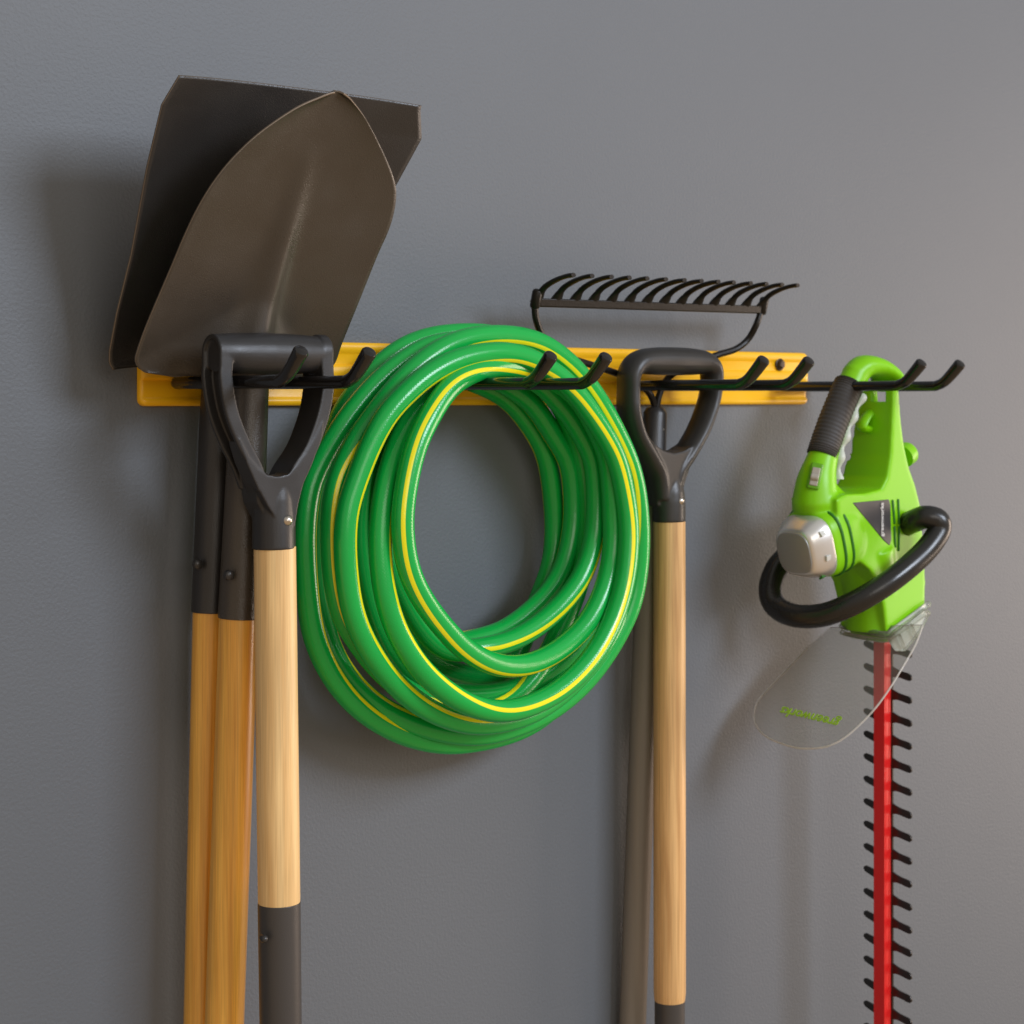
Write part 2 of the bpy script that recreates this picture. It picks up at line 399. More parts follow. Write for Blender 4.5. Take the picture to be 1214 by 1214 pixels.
def shovel(name, label, d, sock, hand, left, right, lean, hfun, m_blade, m_wood, p0px, rivets, rs):
    """sock/hand: centre pixels top->bottom of steel socket and wooden handle, each with its distance from the wall"""
    base = W(*hand[-1]); t = thing(name, label, 'shovel', base, 'long handled shovels hung blade up')
    p0 = W(p0px[0], p0px[1], d)
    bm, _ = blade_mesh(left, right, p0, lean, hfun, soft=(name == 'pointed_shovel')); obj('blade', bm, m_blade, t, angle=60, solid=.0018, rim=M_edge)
    bm = bmesh.new(); pts = catmull([W(*p) for p in sock], 6); k = len(pts)
    add_tube(bm, pts, [rs[0] + (rs[1] - rs[0]) * i / (k - 1) for i in range(k)], 28)
    s = obj('socket', bm, m_blade, t, angle=50, bevel=.0006)
    for (px, py, dd) in rivets:
        bm = bmesh.new(); p = W(px, py, dd); add_lathe(bm, p, YN, [(-.004, .0046), (.0002, .0044), (.0013, .0034), (.0019, .0012)], 16); obj('rivet', bm, M_rivetdark, s)
    a, b = W(*hand[0]), W(*hand[-1]); dirv = (b - a).normalized()
    bm = bmesh.new(); pts = [a - dirv * .03] + [a + (b - a) * (i / 10) for i in range(11)] + [b + dirv * .35]
    add_tube(bm, pts, [rs[2] * .96] + [rs[2]] * 12, 28)
    obj('handle', bm, m_wood, t)
    return t

# back: square blade
def h_square(u, v, x):
    dish = .015 * (abs(u) ** 3 - 1) * (1 - .5 * v)
    bulge = .013 * math.exp(-(x / (.014 + .06 * math.exp(-v / .10))) ** 2) * max(0, 1 - v / .55) ** 1.2
    return dish + bulge
sq_left = [(133, 437.5), (129, 430), (129.5, 416), (138, 371), (155, 302), (174, 198), (191.7, 124), (212.5, 89.4)]
sq_right = [(383, 437), (386, 428), (392, 400), (406, 350), (432, 292), (468.5, 221), (499.6, 164), (498, 130)]
shovel('square_shovel', 'square point shovel with flat black blade, hung behind the pointed shovel', .036,
       [(268, 425, .040), (261, 470, .034), (257, 560, .034), (250, 726, .034)], [(250, 724, .034), (239, 1214, .028)],
       sq_left, sq_right, math.radians(26), h_square, M_powder2, M_amber, (262, 430), [(236, 669, .046)], (.0165, .0172, .0158))
# front: round point blade
def h_round(u, v, x):
    dish = .009 * (u * u - 1) * (1 - .35 * v)
    vc = .055 + .23 * (1 - abs(u)) ** 1.25                # crease where the neck of the blade turns upright
    k = .012; t = vc - v; turn = .060 * (.5 * (t + math.sqrt(t * t + k * k)))
    wdt = .0100 + .0125 * math.exp(-(v / .22) ** 1.5); xc = .004 * v - .013 * math.exp(-v / .17)
    ridge = .0225 * max(0, 1 - v / .84) ** 1.35 * math.exp(-abs((x - xc) / wdt) ** 2.0) * min(1, .35 + v / .06)
    return dish + turn + ridge
rd_left = [(206, 444.5), (190, 444), (176, 442), (164, 436), (160, 428), (161.5, 419), (172, 389), (187.5, 352), (204, 313.5), (217.6, 281), (233, 248.6), (252, 217), (276, 187), (308, 157), (349, 129), (378, 116), (391, 111.2), (398, 109.8), (402, 109.6)]
rd_right = [(384, 441), (397, 429), (405.5, 406), (426.5, 354), (446.5, 304), (462, 268), (469, 236.5), (466.8, 212), (453, 177.6), (434, 141.5), (418, 120), (411, 113.5), (406, 110.5), (402, 109.6)]
shovel('pointed_shovel', 'round point shovel, brown black pointed blade in front of the square one', .070,
       [(299, 412, .084), (297, 440, .080), (295, 480, .076), (290, 600, .075), (283, 733, .073)], [(283, 731, .073), (266, 1214, .066)],
       rd_left, rd_right, math.radians(28.5), h_round, M_powder, M_amber, (295, 436), [(273, 682, .0885)], (.0155, .0180, .0168))

# ------------------------------------------------------------------ D-grip tools
def rivet(px, py, d, r, parent, m=M_rivet):
    bm = bmesh.new(); p = W(px, py, d); ax = (CAM - p); ax.z = 0; ax = (ax.normalized() + YN).normalized()
    add_lathe(bm, p, ax, [(-.004, r), (.0004, r), (.0018, r * .86), (.0032, r * .52), (.0037, r * .15)], 20)
    return obj('rivet', bm, m, parent)

# pale ash tool on the first hook: channel-section grip
D1 = .115
t1 = thing('d_grip_tool', 'pale wood tool with a black D-grip hung over the left hook, dark steel socket below', 'garden tool', W(331, 1214, .122), 'short handled tools with D-grips')
bm = bmesh.new(); df = D1 + .015; sh = Vector((0, df - D1, 0))
lf = [(269.5, 417), (269.5, 432), (269.5, 451.5), (276, 488.6), (289, 523), (304, 553), (313, 578)]
rt = [(388, 417), (388, 435), (388.5, 461), (382.6, 493.6), (369, 530.6), (352, 558), (343, 578)]
def chan(sgn):
    o, n_, k = .0066 * sgn, .0157, .0112
    rec = -.0024 * sgn; inn = -.0056 * sgn
    return [(o, -n_), (o, -k), (rec, -k), (rec, k), (o, k), (o, n_), (inn, n_), (inn, -n_)]
for path, sg in ((lf, 1), (rt, -1)):
    p = catmull([W(a, b, df) + sh for a, b in path], 8)
    add_sweep(bm, p, chan(sg), YN)
pl, pr = W(269.5, 418, df) + sh, W(388, 418, df) + sh
add_lathe(bm, pl + XN * -.003, XN, [(0, .0155), ((pr - pl).x * .15, .0168), ((pr - pl).x * .5, .0178), ((pr - pl).x * .85, .0168), ((pr - pl).x + .006, .0155)], 32)
for p, s in ((pl, -1), (pr, 1)):                      # raised rim around each end of the bar
    rim = []
    for q in range(17):
        an = math.pi * q / 16; e = Vector((0, math.cos(an), math.sin(an)))
        rim.append([bm.verts.new(p + XN * (s * x) + e * r) for x, r in ((-.002, .0158), (.0066, .0158), (.0066, .0114), (-.002, .0114))])
    for q in range(16):
        for k in range(4): bm.faces.new((rim[q][k], rim[q][(k + 1) % 4], rim[q + 1][(k + 1) % 4], rim[q + 1][k]))
    bm.faces.new(rim[0]); bm.faces.new(list(reversed(rim[-1])))
web = [W(a, b, D1 + .0162) for a, b in ((284, 520), (296, 543), (307, 556), (318, 563), (330, 565), (342, 562), (352, 552), (363, 537), (374, 518), (383, 500), (381, 522), (370, 552), (360, 574), (354, 598), (350, 624), (335, 628), (318, 601), (304, 575), (293, 550))]
add_prism(bm, web, Vector((0, .020, 0)))
web = [W(a, b, D1 + .008) for a, b in ((296, 541), (306, 553), (318, 562), (330, 566), (342, 562), (351, 553), (362, 541), (356, 566), (346, 600), (336, 622), (318, 622), (305, 596))]
add_prism(bm, web, Vector((0, .023, 0)))
sa, sb = W(324.5, 575, D1), W(324.7, 651, D1 + .0005)
add_lathe(bm, sa, sb - sa, [(0, .0160), (.012, .0176), ((sb - sa).length * .55, .0182), ((sb - sa).length, .0184)], 32)
g = bake(bm, voxel=.0010, smooth=3)
grip = obj('d_grip', g, M_plastic, t1, angle=None)
bm = bmesh.new(); ha, hb = W(325.8, 648, D1 + .0005), W(331, 1074, .119)
add_tube(bm, [ha, ha.lerp(hb, .33), ha.lerp(hb, .66), ha.lerp(hb, .985), hb], [.0178, .0179, .0179, .0178, .0172], 32)
obj('handle', bm, M_pale, t1)
bm = bmesh.new(); dv = (hb - ha).normalized(); add_tube(bm, [hb - dv * .003, hb + dv * .14, hb + dv * .30], [.0181, .0176, .0172], 32)
so = obj('socket', bm, M_steelgrey, t1, bevel=.0005)
rivet(340.5, 617, D1 + .0172, .0046, grip)
rivet(313, 1113, .119 + .0110, .0034, so, M_rivetdark)

# oak tool on the third hook: thick rounded grip
D2 = .058
t2 = thing('d_grip_tool', 'oak handled tool with rounded black D-grip hung right of the hose, grey socket below', 'garden tool', W(794, 1214, .062), 'short handled tools with D-grips')
bm = bmesh.new(); df = D2 + .015; sh = Vector((0, .015, 0))
loop = [(795, 592), (790, 562), (778, 540), (764, 515), (757.5, 488), (757, 462), (758.5, 442), (768, 430), (785, 428), (808, 428), (832, 428.5), (848, 430.5), (855.5, 440), (855, 462), (850, 484), (840, 510), (825, 537), (812, 560), (806, 592)]
rr = [.0085, .0090, .0092, .0092, .0090, .0088, .0098, .0122, .0142, .0148, .0142, .0122, .0098, .0088, .0088, .0090, .0092, .0090, .0085]
P = catmull([W(a, b, df) + sh for a, b in loop], 6)
R_ = [q.x for q in catmull([(r, 0, 0) for r in rr], 6)]
Dp = [q.x for q in catmull([(x, 0, 0) for x in (1.5, 1.6, 1.75, 1.8, 1.8, 1.75, 1.6, 1.3, 1.08, 1.05, 1.08, 1.3, 1.6, 1.75, 1.8, 1.8, 1.75, 1.6, 1.5)], 6)]
add_tube(bm, P, R_, 20, squash=[(1, q) for q in Dp])
web = [W(a, b, df - .002) for a, b in ((762, 505), (769, 517), (778, 527), (788, 534), (800, 537), (812, 534), (825, 526), (836, 513), (834, 528), (824, 547), (814, 561), (808, 577), (800, 592), (793, 577), (786, 562), (774, 545), (764, 522))]
add_prism(bm, web, Vector((0, .027, 0)))
web = [W(a, b, D2 + .004) for a, b in ((776, 540), (790, 550), (800, 552), (812, 550), (824, 538), (812, 575), (808, 600), (780, 600), (778, 575))]
add_prism(bm, web, Vector((0, .018, 0)))
sa, sb = W(793, 570, D2), W(793, 619, D2)
add_lathe(bm, sa, sb - sa, [(0, .0135), (.012, .0165), ((sb - sa).length * .5, .0174), ((sb - sa).length, .0176)], 32)
grip2 = obj('d_grip', bake(bm, voxel=.0011, smooth=10), M_plastic2, t2, angle=None)
bm = bmesh.new(); ha, hb = W(793.5, 616, D2), W(794, 1190, .062)
add_tube(bm, [ha, ha.lerp(hb, .3), ha.lerp(hb, .7), ha.lerp(hb, .975), ha.lerp(hb, .992), hb], [.0168, .0169, .0169, .0168, .0160, .0148], 32)
obj('handle', bm, M_oak, t2)
bm = bmesh.new(); dv = (hb - ha).normalized(); add_tube(bm, [hb - dv * .006, hb + dv * .14, hb + dv * .3], [.0158, .0158, .0158], 32)
obj('socket', bm, M_steelgrey, t2, bevel=.0005)
rivet(806.5, 594, D2 + .0150, .0044, grip2)

# ------------------------------------------------------------------ bow rake
tr_ = thing('bow_rake', 'black bow rake with curved tines hung upside down behind the oak handled tool', 'rake', W(751, 1214, .022))
DB = .056
ba, bb = W(634, 357, DB), W(904, 370, DB)
bm = bmesh.new()
bl = [W(632, 363, DB), W(640, 343, DB)]
z_lo0, z_hi0 = W(640, 364, DB).z, W(640, 352, DB).z
xa, xb = ba.x, bb.x
zslope = (W(900, 371, DB).z - W(640, 363, DB).z)
prof_b = [(-.0035, 0), (.0035, 0), (.0035, .013), (-.0035, .013)]
add_prism(bm, [(xa, -DB - .003, z_lo0), (xb, -DB - .003, z_lo0 + zslope), (xb, -DB - .0045, z_lo0 + zslope + .0085), (xa, -DB - .0045, z_lo0 + .0085)], Vector((0, .0065, 0)))
head = obj('rake_head', bm, M_rake, tr_, bevel=.0012)
NT = 14
for i in range(NT):
    f = (i + .12) / (NT - 1 + .24); x = xa + (xb - xa) * f; z0 = z_lo0 + zslope * f + .006
    bm = bmesh.new()
    jx = random.uniform(-.0008, .0008)
    pts = [(x, -DB + .0004, z0 - .0010), (x, -DB - .0025, z0 + .0045), (x + jx, -DB - .012, z0 + .0128), (x + jx, -DB - .027, z0 + .0186), (x + jx * 2, -DB - .043, z0 + .0218), (x + jx * 2, -DB - .055, z0 + .0226)]
    p = catmull(pts, 5); k = len(p)
    add_tube(bm, p, [.0092 * (1 - q / (k * .30)) + .0044 * q / (k * .30) if q < k * .30 else .0044 - .0014 * q / k for q in range(k)], 10, squash=[(1, min(.72, .36 + .36 * q / (k * .3))) for q in range(k)])
    obj('tine', bm, M_rake, head, angle=50)
fer_top = W(777, 486, .030)
bm = bmesh.new()
lp = [W(634, 358, DB), W(636, 380, DB - .002), (W(648, 405, .046)), W(676, 424, .042), W(712, 436, .040), W(742, 447, .038), W(764, 460, .034), W(774, 474, .031), W(777, 492, .030)]
rp = [W(903, 366, DB), W(897, 384, DB - .001), W(887, 402, .046), W(872, 414, .043), W(850, 421, .041), W(818, 433, .038), W(792, 448, .034), W(781, 470, .031), W(778, 492, .030)]
for q in (lp, rp): add_tube(bm, catmull(q, 6), .0036, 10, round_ends=.6)
for q in (lp[0], rp[0]): add_tube(bm, [q + Vector((0, 0, -.004)), q + Vector((0, -.004, .010))], .0052, 10, round_ends=.5)
obj('bow', bm, M_rake, tr_)
bm = bmesh.new(); fb = W(772, 585, .028); dv = (fb - fer_top).normalized()
add_tube(bm, [fer_top, fer_top + dv * .003, fb], [.0105, .0125, .0150], 24, round_ends=.35)
fer = obj('ferrule', bm, M_powder2, tr_)
rivet(784.5, 509, .039, .0030, fer)
bm = bmesh.new(); hb = W(750, 1214, .0175); ha = fb
add_tube(bm, [ha - dv * .01, ha.lerp(hb, .5), hb, hb + (hb - ha).normalized() * .35], .0142, 24); obj('handle', bm, M_fibre, tr_)

# ------------------------------------------------------------------ coiled hose: one continuous run traced loop by loop
# (px, py, metres from wall, stripe angle: 0 = facing straight out of the wall, + toward the coil's centre)
HS = [(560, 452, .030, 110), (596, 468, .030, 110), (620, 493, .030, 110), (638, 520, .030, 110), (650.6, 551, .030, 120), (658, 616, .030, 130), (655, 665, .031, 140), (643, 700, .032, 150),
      (625, 745, .030, 150), (602, 799, .030, 150), (558, 803, .030, 150), (506, 783, .028, 140), (470, 740, .026, 120), (440, 680, .026, 100), (430, 632, .026, 80), (433, 575, .027, 80), (446, 520, .03, 90), (480, 465, .036, 90), (540, 430, .044, 100),
      # second
      (618, 466, .052, 120), (641.5, 493, .052, 120), (661, 524, .052, 120), (676, 551, .052, 120), (680, 598, .052, 125), (678, 634, .053, 130), (669, 671, .054, 135), (651, 703, .056, 140), (623, 730, .058, 140), (596, 748.5, .060, 130), (569, 757, .062, 110),
      (530, 764, .066, 70), (500, 742, .066, 30), (478, 700, .064, 20), (464, 640, .062, 30), (466, 580, .062, 40), (482, 515, .064, 60), (520, 455, .070, 60), (580, 436, .076, 20),
      # third
      (632, 449, .080, -10), (654, 468, .080, -20), (676, 493, .080, -22), (694, 524, .080, -25), (705, 551, .080, -25), (707, 598, .080, -25), (705, 634, .082, -25), (694, 676, .085, -22), (672, 710, .090, -15), (641.5, 739.5, .094, -8), (605, 761, .098, 0), (569, 769, .100, 5),
      (530, 772, .092, 60), (502, 749, .088, 70), (472, 694, .084, 60), (455, 630, .082, 50), (458, 570, .084, 60), (480, 500, .088, 60), (525, 448, .094, 60), (600, 434, .100, 10),
      # fourth, the front inner loop
      (664, 452, .102, -20), (694, 484, .102, -30), (714, 524, .102, -35), (723, 551, .102, -35), (727, 616, .103, -38), (726, 660, .105, -40), (715, 704, .110, -45), (693, 744, .116, -50), (657, 775, .122, -52), (620.6, 790, .128, -48), (584, 788, .134, -45), (553, 771, .137, -42), (531, 750, .138, -40), (504, 716, .138, -38), (484, 676, .138, -36), (477, 628, .138, -34), (479.6, 587, .137, -35), (491, 533, .135, -38), (507.7, 497, .132, -40), (530, 461, .126, -30), (558, 442, .122, -10), (598, 432, .116, 30),
      # fifth, mostly hidden
      (660, 446, .092, 60), (705, 500, .090, 60), (728, 560, .090, 70), (734, 640, .090, 80), (718, 715, .088, 90), (690, 765, .084, 100), (648, 799, .080, 120), (620, 815, .080, 130), (584, 823, .082, 130), (545, 824, .080, 100), (504, 815, .074, 60), (486, 803, .070, 50), (459, 765, .066, 40), (440, 715, .064, 20), (428, 655, .064, 20), (430, 590, .066, 30), (445, 530, .068, 40), (478, 470, .072, 50), (530, 428, .074, 50), (590, 414, .072, 40),
      # sixth: seen upper left between the outer strand and the front ones, over the top to the far right
      (640, 448, .066, 190), (668, 486, .064, 190), (690, 540, .062, 190), (698, 610, .062, 190), (690, 680, .066, 190), (668, 740, .074, 150), (622, 822, .086, 70), (560, 846, .094, 40), (500, 830, .098, 10), (455, 800, .098, -25), (424, 760, .098, -30), (406, 730, .098, -30), (396, 687, .098, -30), (393, 632, .098, -30), (396, 587, .098, -28), (406, 555, .098, -25), (424, 520, .098, -5), (448, 487, .098, 15), (470, 459, .098, 25), (500, 430, .098, 35), (532, 409, .097, 36), (567, 399, .095, 34),
      (605, 398, .093, 32), (640, 406, .091, 32), (668, 425, .090, 32), (690, 447, .090, 32), (714, 482, .090, 32), (734, 520, .090, 30), (748.5, 555, .090, 30), (757, 598, .088, 40), (759, 652, .086, 60), (752, 707, .084, 80), (736, 746, .082, 90), (711, 787, .080, 100), (680, 822, .080, 100), (640, 850, .082, 90), (602.5, 864, .084, 80), (567, 872, .084, 60), (513, 866, .080, 50), (459, 844, .072, 40), (422, 815, .064, 40), (396, 777, .056, 50), (382, 735, .048, 60), (374, 680, .042, 60), (374, 610, .040, 60), (382, 560, .040, 60), (398, 505, .040, 60), (425, 460, .042, 70), (468, 418, .046, 80), (504, 402, .050, 80), (540, 396, .054, 80),
      # lowest loop with the far left strand
      (595, 398, .058, 70), (650, 425, .060, 60), (700, 480, .060, 60), (730, 550, .060, 60), (745, 640, .060, 60), (736, 720, .060, 60), (700, 790, .060, 60), (645, 850, .060, 50), (600, 871, .062, 40), (558, 880, .066, 30), (522, 881.5, .068, 24), (477, 871, .070, 24), (432, 845.5, .071, 26), (397, 808, .072, 30), (374, 762, .072, 38), (366, 720, .072, 44), (362, 675, .072, 48), (361, 632, .072, 50), (364, 598, .072, 56), (370, 570, .072, 64), (386, 537, .072, 80), (412, 496, .072, 100), (444, 457.5, .072, 110), (478, 429, .073, 110), (511, 410, .074, 110), (549, 405, .075, 100),
      # last: lower left strand, over the top as the big front strand, down the right, under and up
      (600, 412, .074, 80), (660, 440, .072, 60), (712, 505, .072, 50), (742, 600, .074, 50), (746, 680, .076, 60), (728, 745, .082, 70), (690, 800, .090, 60), (640, 842, .100, 40), (590, 857, .108, 25), (549, 857.5, .112, 22), (504, 840, .114, 24), (468, 811, .115, 26), (437, 770, .116, 30), (418, 726, .116, 32), (411, 680, .116, 34), (409, 640, .116, 34), (412, 605, .116, 32), (421, 575, .116, 30), (436, 535, .117, 32), (455, 497, .118, 38), (477, 471, .119, 44), (504, 447, .120, 48), (531, 431, .120, 48), (560, 421.5, .120, 46),
      (592, 418, .120, 44), (620, 422, .119, 40), (648, 436, .118, 36), (668, 451, .118, 32), (686, 470, .118, 28), (706, 498, .118, 24), (723, 526, .118, 22), (734, 553, .118, 20), (743, 598, .119, 18), (746, 636, .121, 16), (743, 676, .124, 16), (735, 712, .127, 14), (722, 746, .130, 12), (702, 780, .134, 8), (675, 809, .138, 6), (648, 828, .140, 6), (615, 841, .142, 8), (584, 843.5, .142, 14), (549, 833, .140, 26), (513, 808, .136, 32), (488, 779, .132, 32), (468, 743, .128, 30), (456, 702, .125, 28), (451, 660, .122, 26), (451, 625, .120, 26), (455, 587, .117, 26), (463, 551, .113, 28), (480, 508, .106, 32), (500, 479, .100, 36), (528, 452, .094, 40), (560, 440, .088, 40), (600, 440, .082, 40)]
hose_t = [Vector((a, b, c)) for a, b, c, d in HS]
pos = catmull([W(a, b, c) for a, b, c, d in HS], 7)
phi = [q.x for q in catmull([(d, 0, 0) for a, b, c, d in HS], 7)]
def smooth_pts(p, it):
    p = [q.copy() for q in p]
    for _ in range(it):
        p = [p[0]] + [p[i - 1] * .25 + p[i] * .5 + p[i + 1] * .25 for i in range(1, len(p) - 1)] + [p[-1]]
    return p
pos = smooth_pts(pos, 14)
ctr = W(560, 640, .08)
HR = .0104; SEG = 22
bm = bmesh.new(); uvl = bm.loops.layers.uv.new('UVMap'); rings = []; ln = 0; lens = []
for i, p in enumerate(pos):
    if i: ln += (p - pos[i - 1]).length
    lens.append(ln)
    T = (pos[min(i + 1, len(pos) - 1)] - pos[max(i - 1, 0)]).normalized()
    inn = ctr - p; inn.y = 0; O = YN - T * YN.dot(T); O.normalize(); I = T.cross(O); I = I if I.dot(inn) > 0 else -I
    sgn = 1 if T.cross(O).dot(I) > 0 else -1
    a0 = math.radians(phi[i])
    ring = []
    for k in range(SEG):
        th = a0 + 2 * math.pi * (k / SEG - .5)
        ring.append(bm.verts.new(p + (O * math.cos(th) + I * math.sin(th)) * HR))
    rings.append(ring)
for i in range(len(rings) - 1):
    for k in range(SEG):
        k2 = (k + 1) % SEG
        f = bm.faces.new((rings[i][k], rings[i][k2], rings[i + 1][k2], rings[i + 1][k]))
        for l, (u, v) in zip(f.loops, ((k, i), (k + 1, i), (k + 1, i + 1), (k, i + 1))): l[uvl].uv = (u / SEG, lens[v])
bm.faces.new(list(reversed(rings[0]))); bm.faces.new(rings[-1])
hose = obj('garden_hose', bm, M_hose, angle=None)
tag(hose, 'bright green garden hose with thin yellow stripe, coiled over the second hook', 'hose')

# ------------------------------------------------------------------ hedge trimmer, hung blade down on the last hook
DT = .110
tt = thing('hedge_trimmer', 'lime green hedge trimmer hanging blade down, red toothed bar and clear guard', 'hedge trimmer', W(1040, 760, DT))
tv = Vector((-1, 0, 0))                               # its top faces left along the wall
def at(px, py, d=DT): return W(px, py, d)
HWB = .033
bm = bmesh.new()
# rear limb of the handle loop and lower body, a slab with the loop's window left open
slab = [(1051, 750), (1074, 735), (1097, 717), (1098, 690), (1095, 640), (1092, 600), (1086, 575), (1079, 556), (1073, 530), (1069, 500), (1067, 470), (1066, 459), (1059, 458), (1059, 470), (1058, 500), (1056, 540), (1052, 566), (1045, 580), (1025, 585), (1003, 586), (992, 592), (994, 620), (1002, 648), (1018, 664), (1032, 676), (1042, 694), (1048, 720)]
na = [bm.verts.new(W(a, b, DT + HWB)) for a, b in slab]
fb_ = [bm.verts.new(W(a, b, DT + HWB) + Vector((0, HWB + min(HWB, max(.017, .017 + .015 * (b - 480) / 80)), 0))) for a, b in slab]
bm.faces.new(na); bm.faces.new(list(reversed(fb_)))
for i in range(len(na)): bm.faces.new((na[i], fb_[i], fb_[(i + 1) % len(na)], na[(i + 1) % len(na)]))
# nose below the loop, tapering to the blade clamp
nose = [at(1022, 640), at(1026, 690), at(1026, 720), at(1026, 752)]
# grip limb
gp = [at(1019, 438), at(1012, 449), at(1003, 468), at(991, 497), at(981, 525), at(973, 550), at(968, 572), at(967, 598)]
add_tube(bm, catmull(gp, 5), [q.x for q in catmull([(r, 0, 0) for r in (.0146, .0150, .0150, .0150, .0152, .0178, .0222, .0262)], 5)], 24, round_ends=.6)
# top of the loop
tp = [at(1012, 446), at(1022, 435), at(1035, 434.5), at(1046, 440.5), at(1053, 450), at(1052, 462)]
tq = catmull(tp, 6); k = len(tq)
add_tube(bm, tq, [.0148 - .0072 * (i / (k - 1)) ** .8 for i in range(k)], 24, squash=[(1, 1 + 2.3 * (i / (k - 1)) ** 1.2) for i in range(k)], round_ends=.3)
# motor housing: squarish barrel whose axis points left
mx = at(941.5, 656); root = at(998, 628)
def sqr(a): c, s = abs(math.cos(a)), abs(math.sin(a)); return 1 / ((c ** 3.2 + s ** 3.2) ** (1 / 3.2))
ax_m = (mx - root).normalized()
Lm = (root - mx).length
add_lathe(bm, root - ax_m * .02, ax_m, [(0, .018), (.008, .026), (.018, .0325), (.030, .0362), (.042, .0376), (.02 + Lm * .52, .0376), (.02 + Lm * .66, .0362), (.02 + Lm * .70, .0340)], 40, sqr)
# shoulder joining grip, motor and body
sh_ = [at(974, 585), at(988, 608), at(1004, 634), at(1024, 668)]
add_tube(bm, catmull(sh_, 6), [q.x for q in catmull([(r, 0, 0) for r in (.019, .024, .026, .025)], 6)], 26)
add_tube(bm, catmull([at(1022, 650), at(1030, 690), at(1033, 720), at(1033, 748)], 6), [q.x for q in catmull([(r, 0, 0) for r in (.030, .027, .025, .025)], 6)], 4 * 8, squash=(1, 1.28))
body_bm = bake(bm, voxel=.0014, smooth=24)
cut = bmesh.new()
add_box(cut, at(1047, 470, DT) + Vector((-.0175, -.012, 0)), (.03, .0105, .0058))     # slot through the rear limb
body = obj('body', bake(body_bm, cut=cut), M_lime, tt, angle=None, fix=False)

# rubber sleeve with ribs
bm = bmesh.new(); gpc = catmull([at(1009, 455), at(1003, 468), at(991, 497), at(981, 525), at(976, 541)], 26); k = len(gpc)
add_tube(bm, [q + tv * .0030 + Vector((0, -.0004, 0)) for q in gpc], [(.0166 + .00045 * math.sin(i * 1.57)) * (.97 if i < 2 or i > k - 3 else 1) for i in range(k)], 28)
obj('rubber_grip', bm, M_rubber, body, angle=60)
# trigger along the inside of the grip
bm = bmesh.new(); tg = [at(1021, 468), at(1013, 486), at(1005, 506), at(998, 526), at(993, 547), at(992, 568)]
add_tube(bm, catmull(tg, 6), [.0045 + .0016 * math.sin(i * .9) for i in range(31)], 14, squash=(1, 1.5)); obj('trigger', bm, M_trigger, body)
# safety switch on the top side near the grip
bm = bmesh.new(); sn = (tv * .80 + YN * .60); sl = sn.cross(UP).normalized(); su = sl.cross(sn).normalized(); su = su if su.z > 0 else -su
su = (su + Vector((.35, 0, 0)) * .9).normalized(); sl = sn.cross(su).normalized(); sn = su.cross(sl).normalized(); sn = sn if sn.y < 0 else -sn
sp_ = at(967, 569) + sn * .0200; AX = (sn, sl, su)
add_box(bm, sp_, (.0032, .0068, .0145), AX); sw = obj('switch_frame', bm, M_limedark, body, bevel=.002)
bm = bmesh.new(); add_box(bm, sp_ + sn * .0025 - su * .001, (.0020, .0044, .0100), AX); add_tube(bm, [sp_ + sn * .004 - su * .002 - sl * .0044, sp_ + sn * .004 - su * .002 + sl * .0044], .0036, 12)
obj('switch', bm, M_switch, sw, bevel=.001)
# cord hook inside the loop
bm = bmesh.new(); c0 = at(1040, 497, DT)
add_tube(bm, catmull([at(1042, 489), at(1033, 489), at(1026, 496), at(1022, 506), at(1029, 509)], 5), .0045, 12, squash=(1, 1.6), round_ends=.5)
obj('cord_hook', bm, M_lime, body)
# plug recess rim on the back edge
bm = bmesh.new(); add_lathe(bm, at(1077, 541, DT + .012) + Vector((-.009, 0, 0)), Vector((1, 0, .45)), [(0, .013), (.010, .0130), (.012, .0118), (.012, .0095), (.008, .009)], 24); obj('socket_rim', bm, M_lime, body)
# motor cap
bm = bmesh.new(); c0 = root + ax_m * (Lm * .675)
capl = Lm * .325
add_lathe(bm, c0, ax_m, [(-.004, .0342), (0, .0350), (.004, .0346), (capl * .52, .0312), (capl * .82, .0272), (capl * .93, .0252), (capl * .97, .0226)], 48, sqr)
cap = obj('motor_cap', bm, M_silver, tt, angle=40)
bm = bmesh.new(); add_lathe(bm, c0 + ax_m * (capl * .965), ax_m, [(0, .0228), (.0012, .0224), (.002, .0205)], 48, sqr)
obj('cap_face', bm, M_capface, cap)
for a in (-.35, -1.15, -1.9):                         # small windows around the cap
    B = ax_m.cross(UP).normalized(); U2 = B.cross(ax_m).normalized()
    rad = (U2 * math.sin(a + .9) + B * math.cos(a + .9) * (1 if B.y < 0 else -1)); tan = ax_m.cross(rad).normalized()
    bm = bmesh.new(); add_box(bm, c0 + ax_m * (capl * .40) + rad * (.0326 * sqr(math.atan2(rad.dot(B), rad.dot(UP)))), (.0035, .003, .0012), (ax_m, tan, rad)); obj('vent_window', bm, M_slot if a < -1.5 else M_trigger, cap, bevel=.0005)
# grooves running round the motor housing
for tpos in (.36, .52):
    rr_ = .0378
    o0 = root + ax_m * (Lm * tpos); B = Vector((0, -1, 0)); U2 = B.cross(ax_m).normalized(); U2 = U2 if U2.z > 0 else -U2
    bm = bmesh.new(); pts = []
    for q in range(25):
        a = math.radians(168 - 235 * q / 24); pts.append(o0 + (B * math.cos(a) + U2 * math.sin(a)) * (rr_ * sqr(a) * .985))
    add_tube(bm, pts, .0021, 8); obj('vent_groove', bm, M_slot, body)

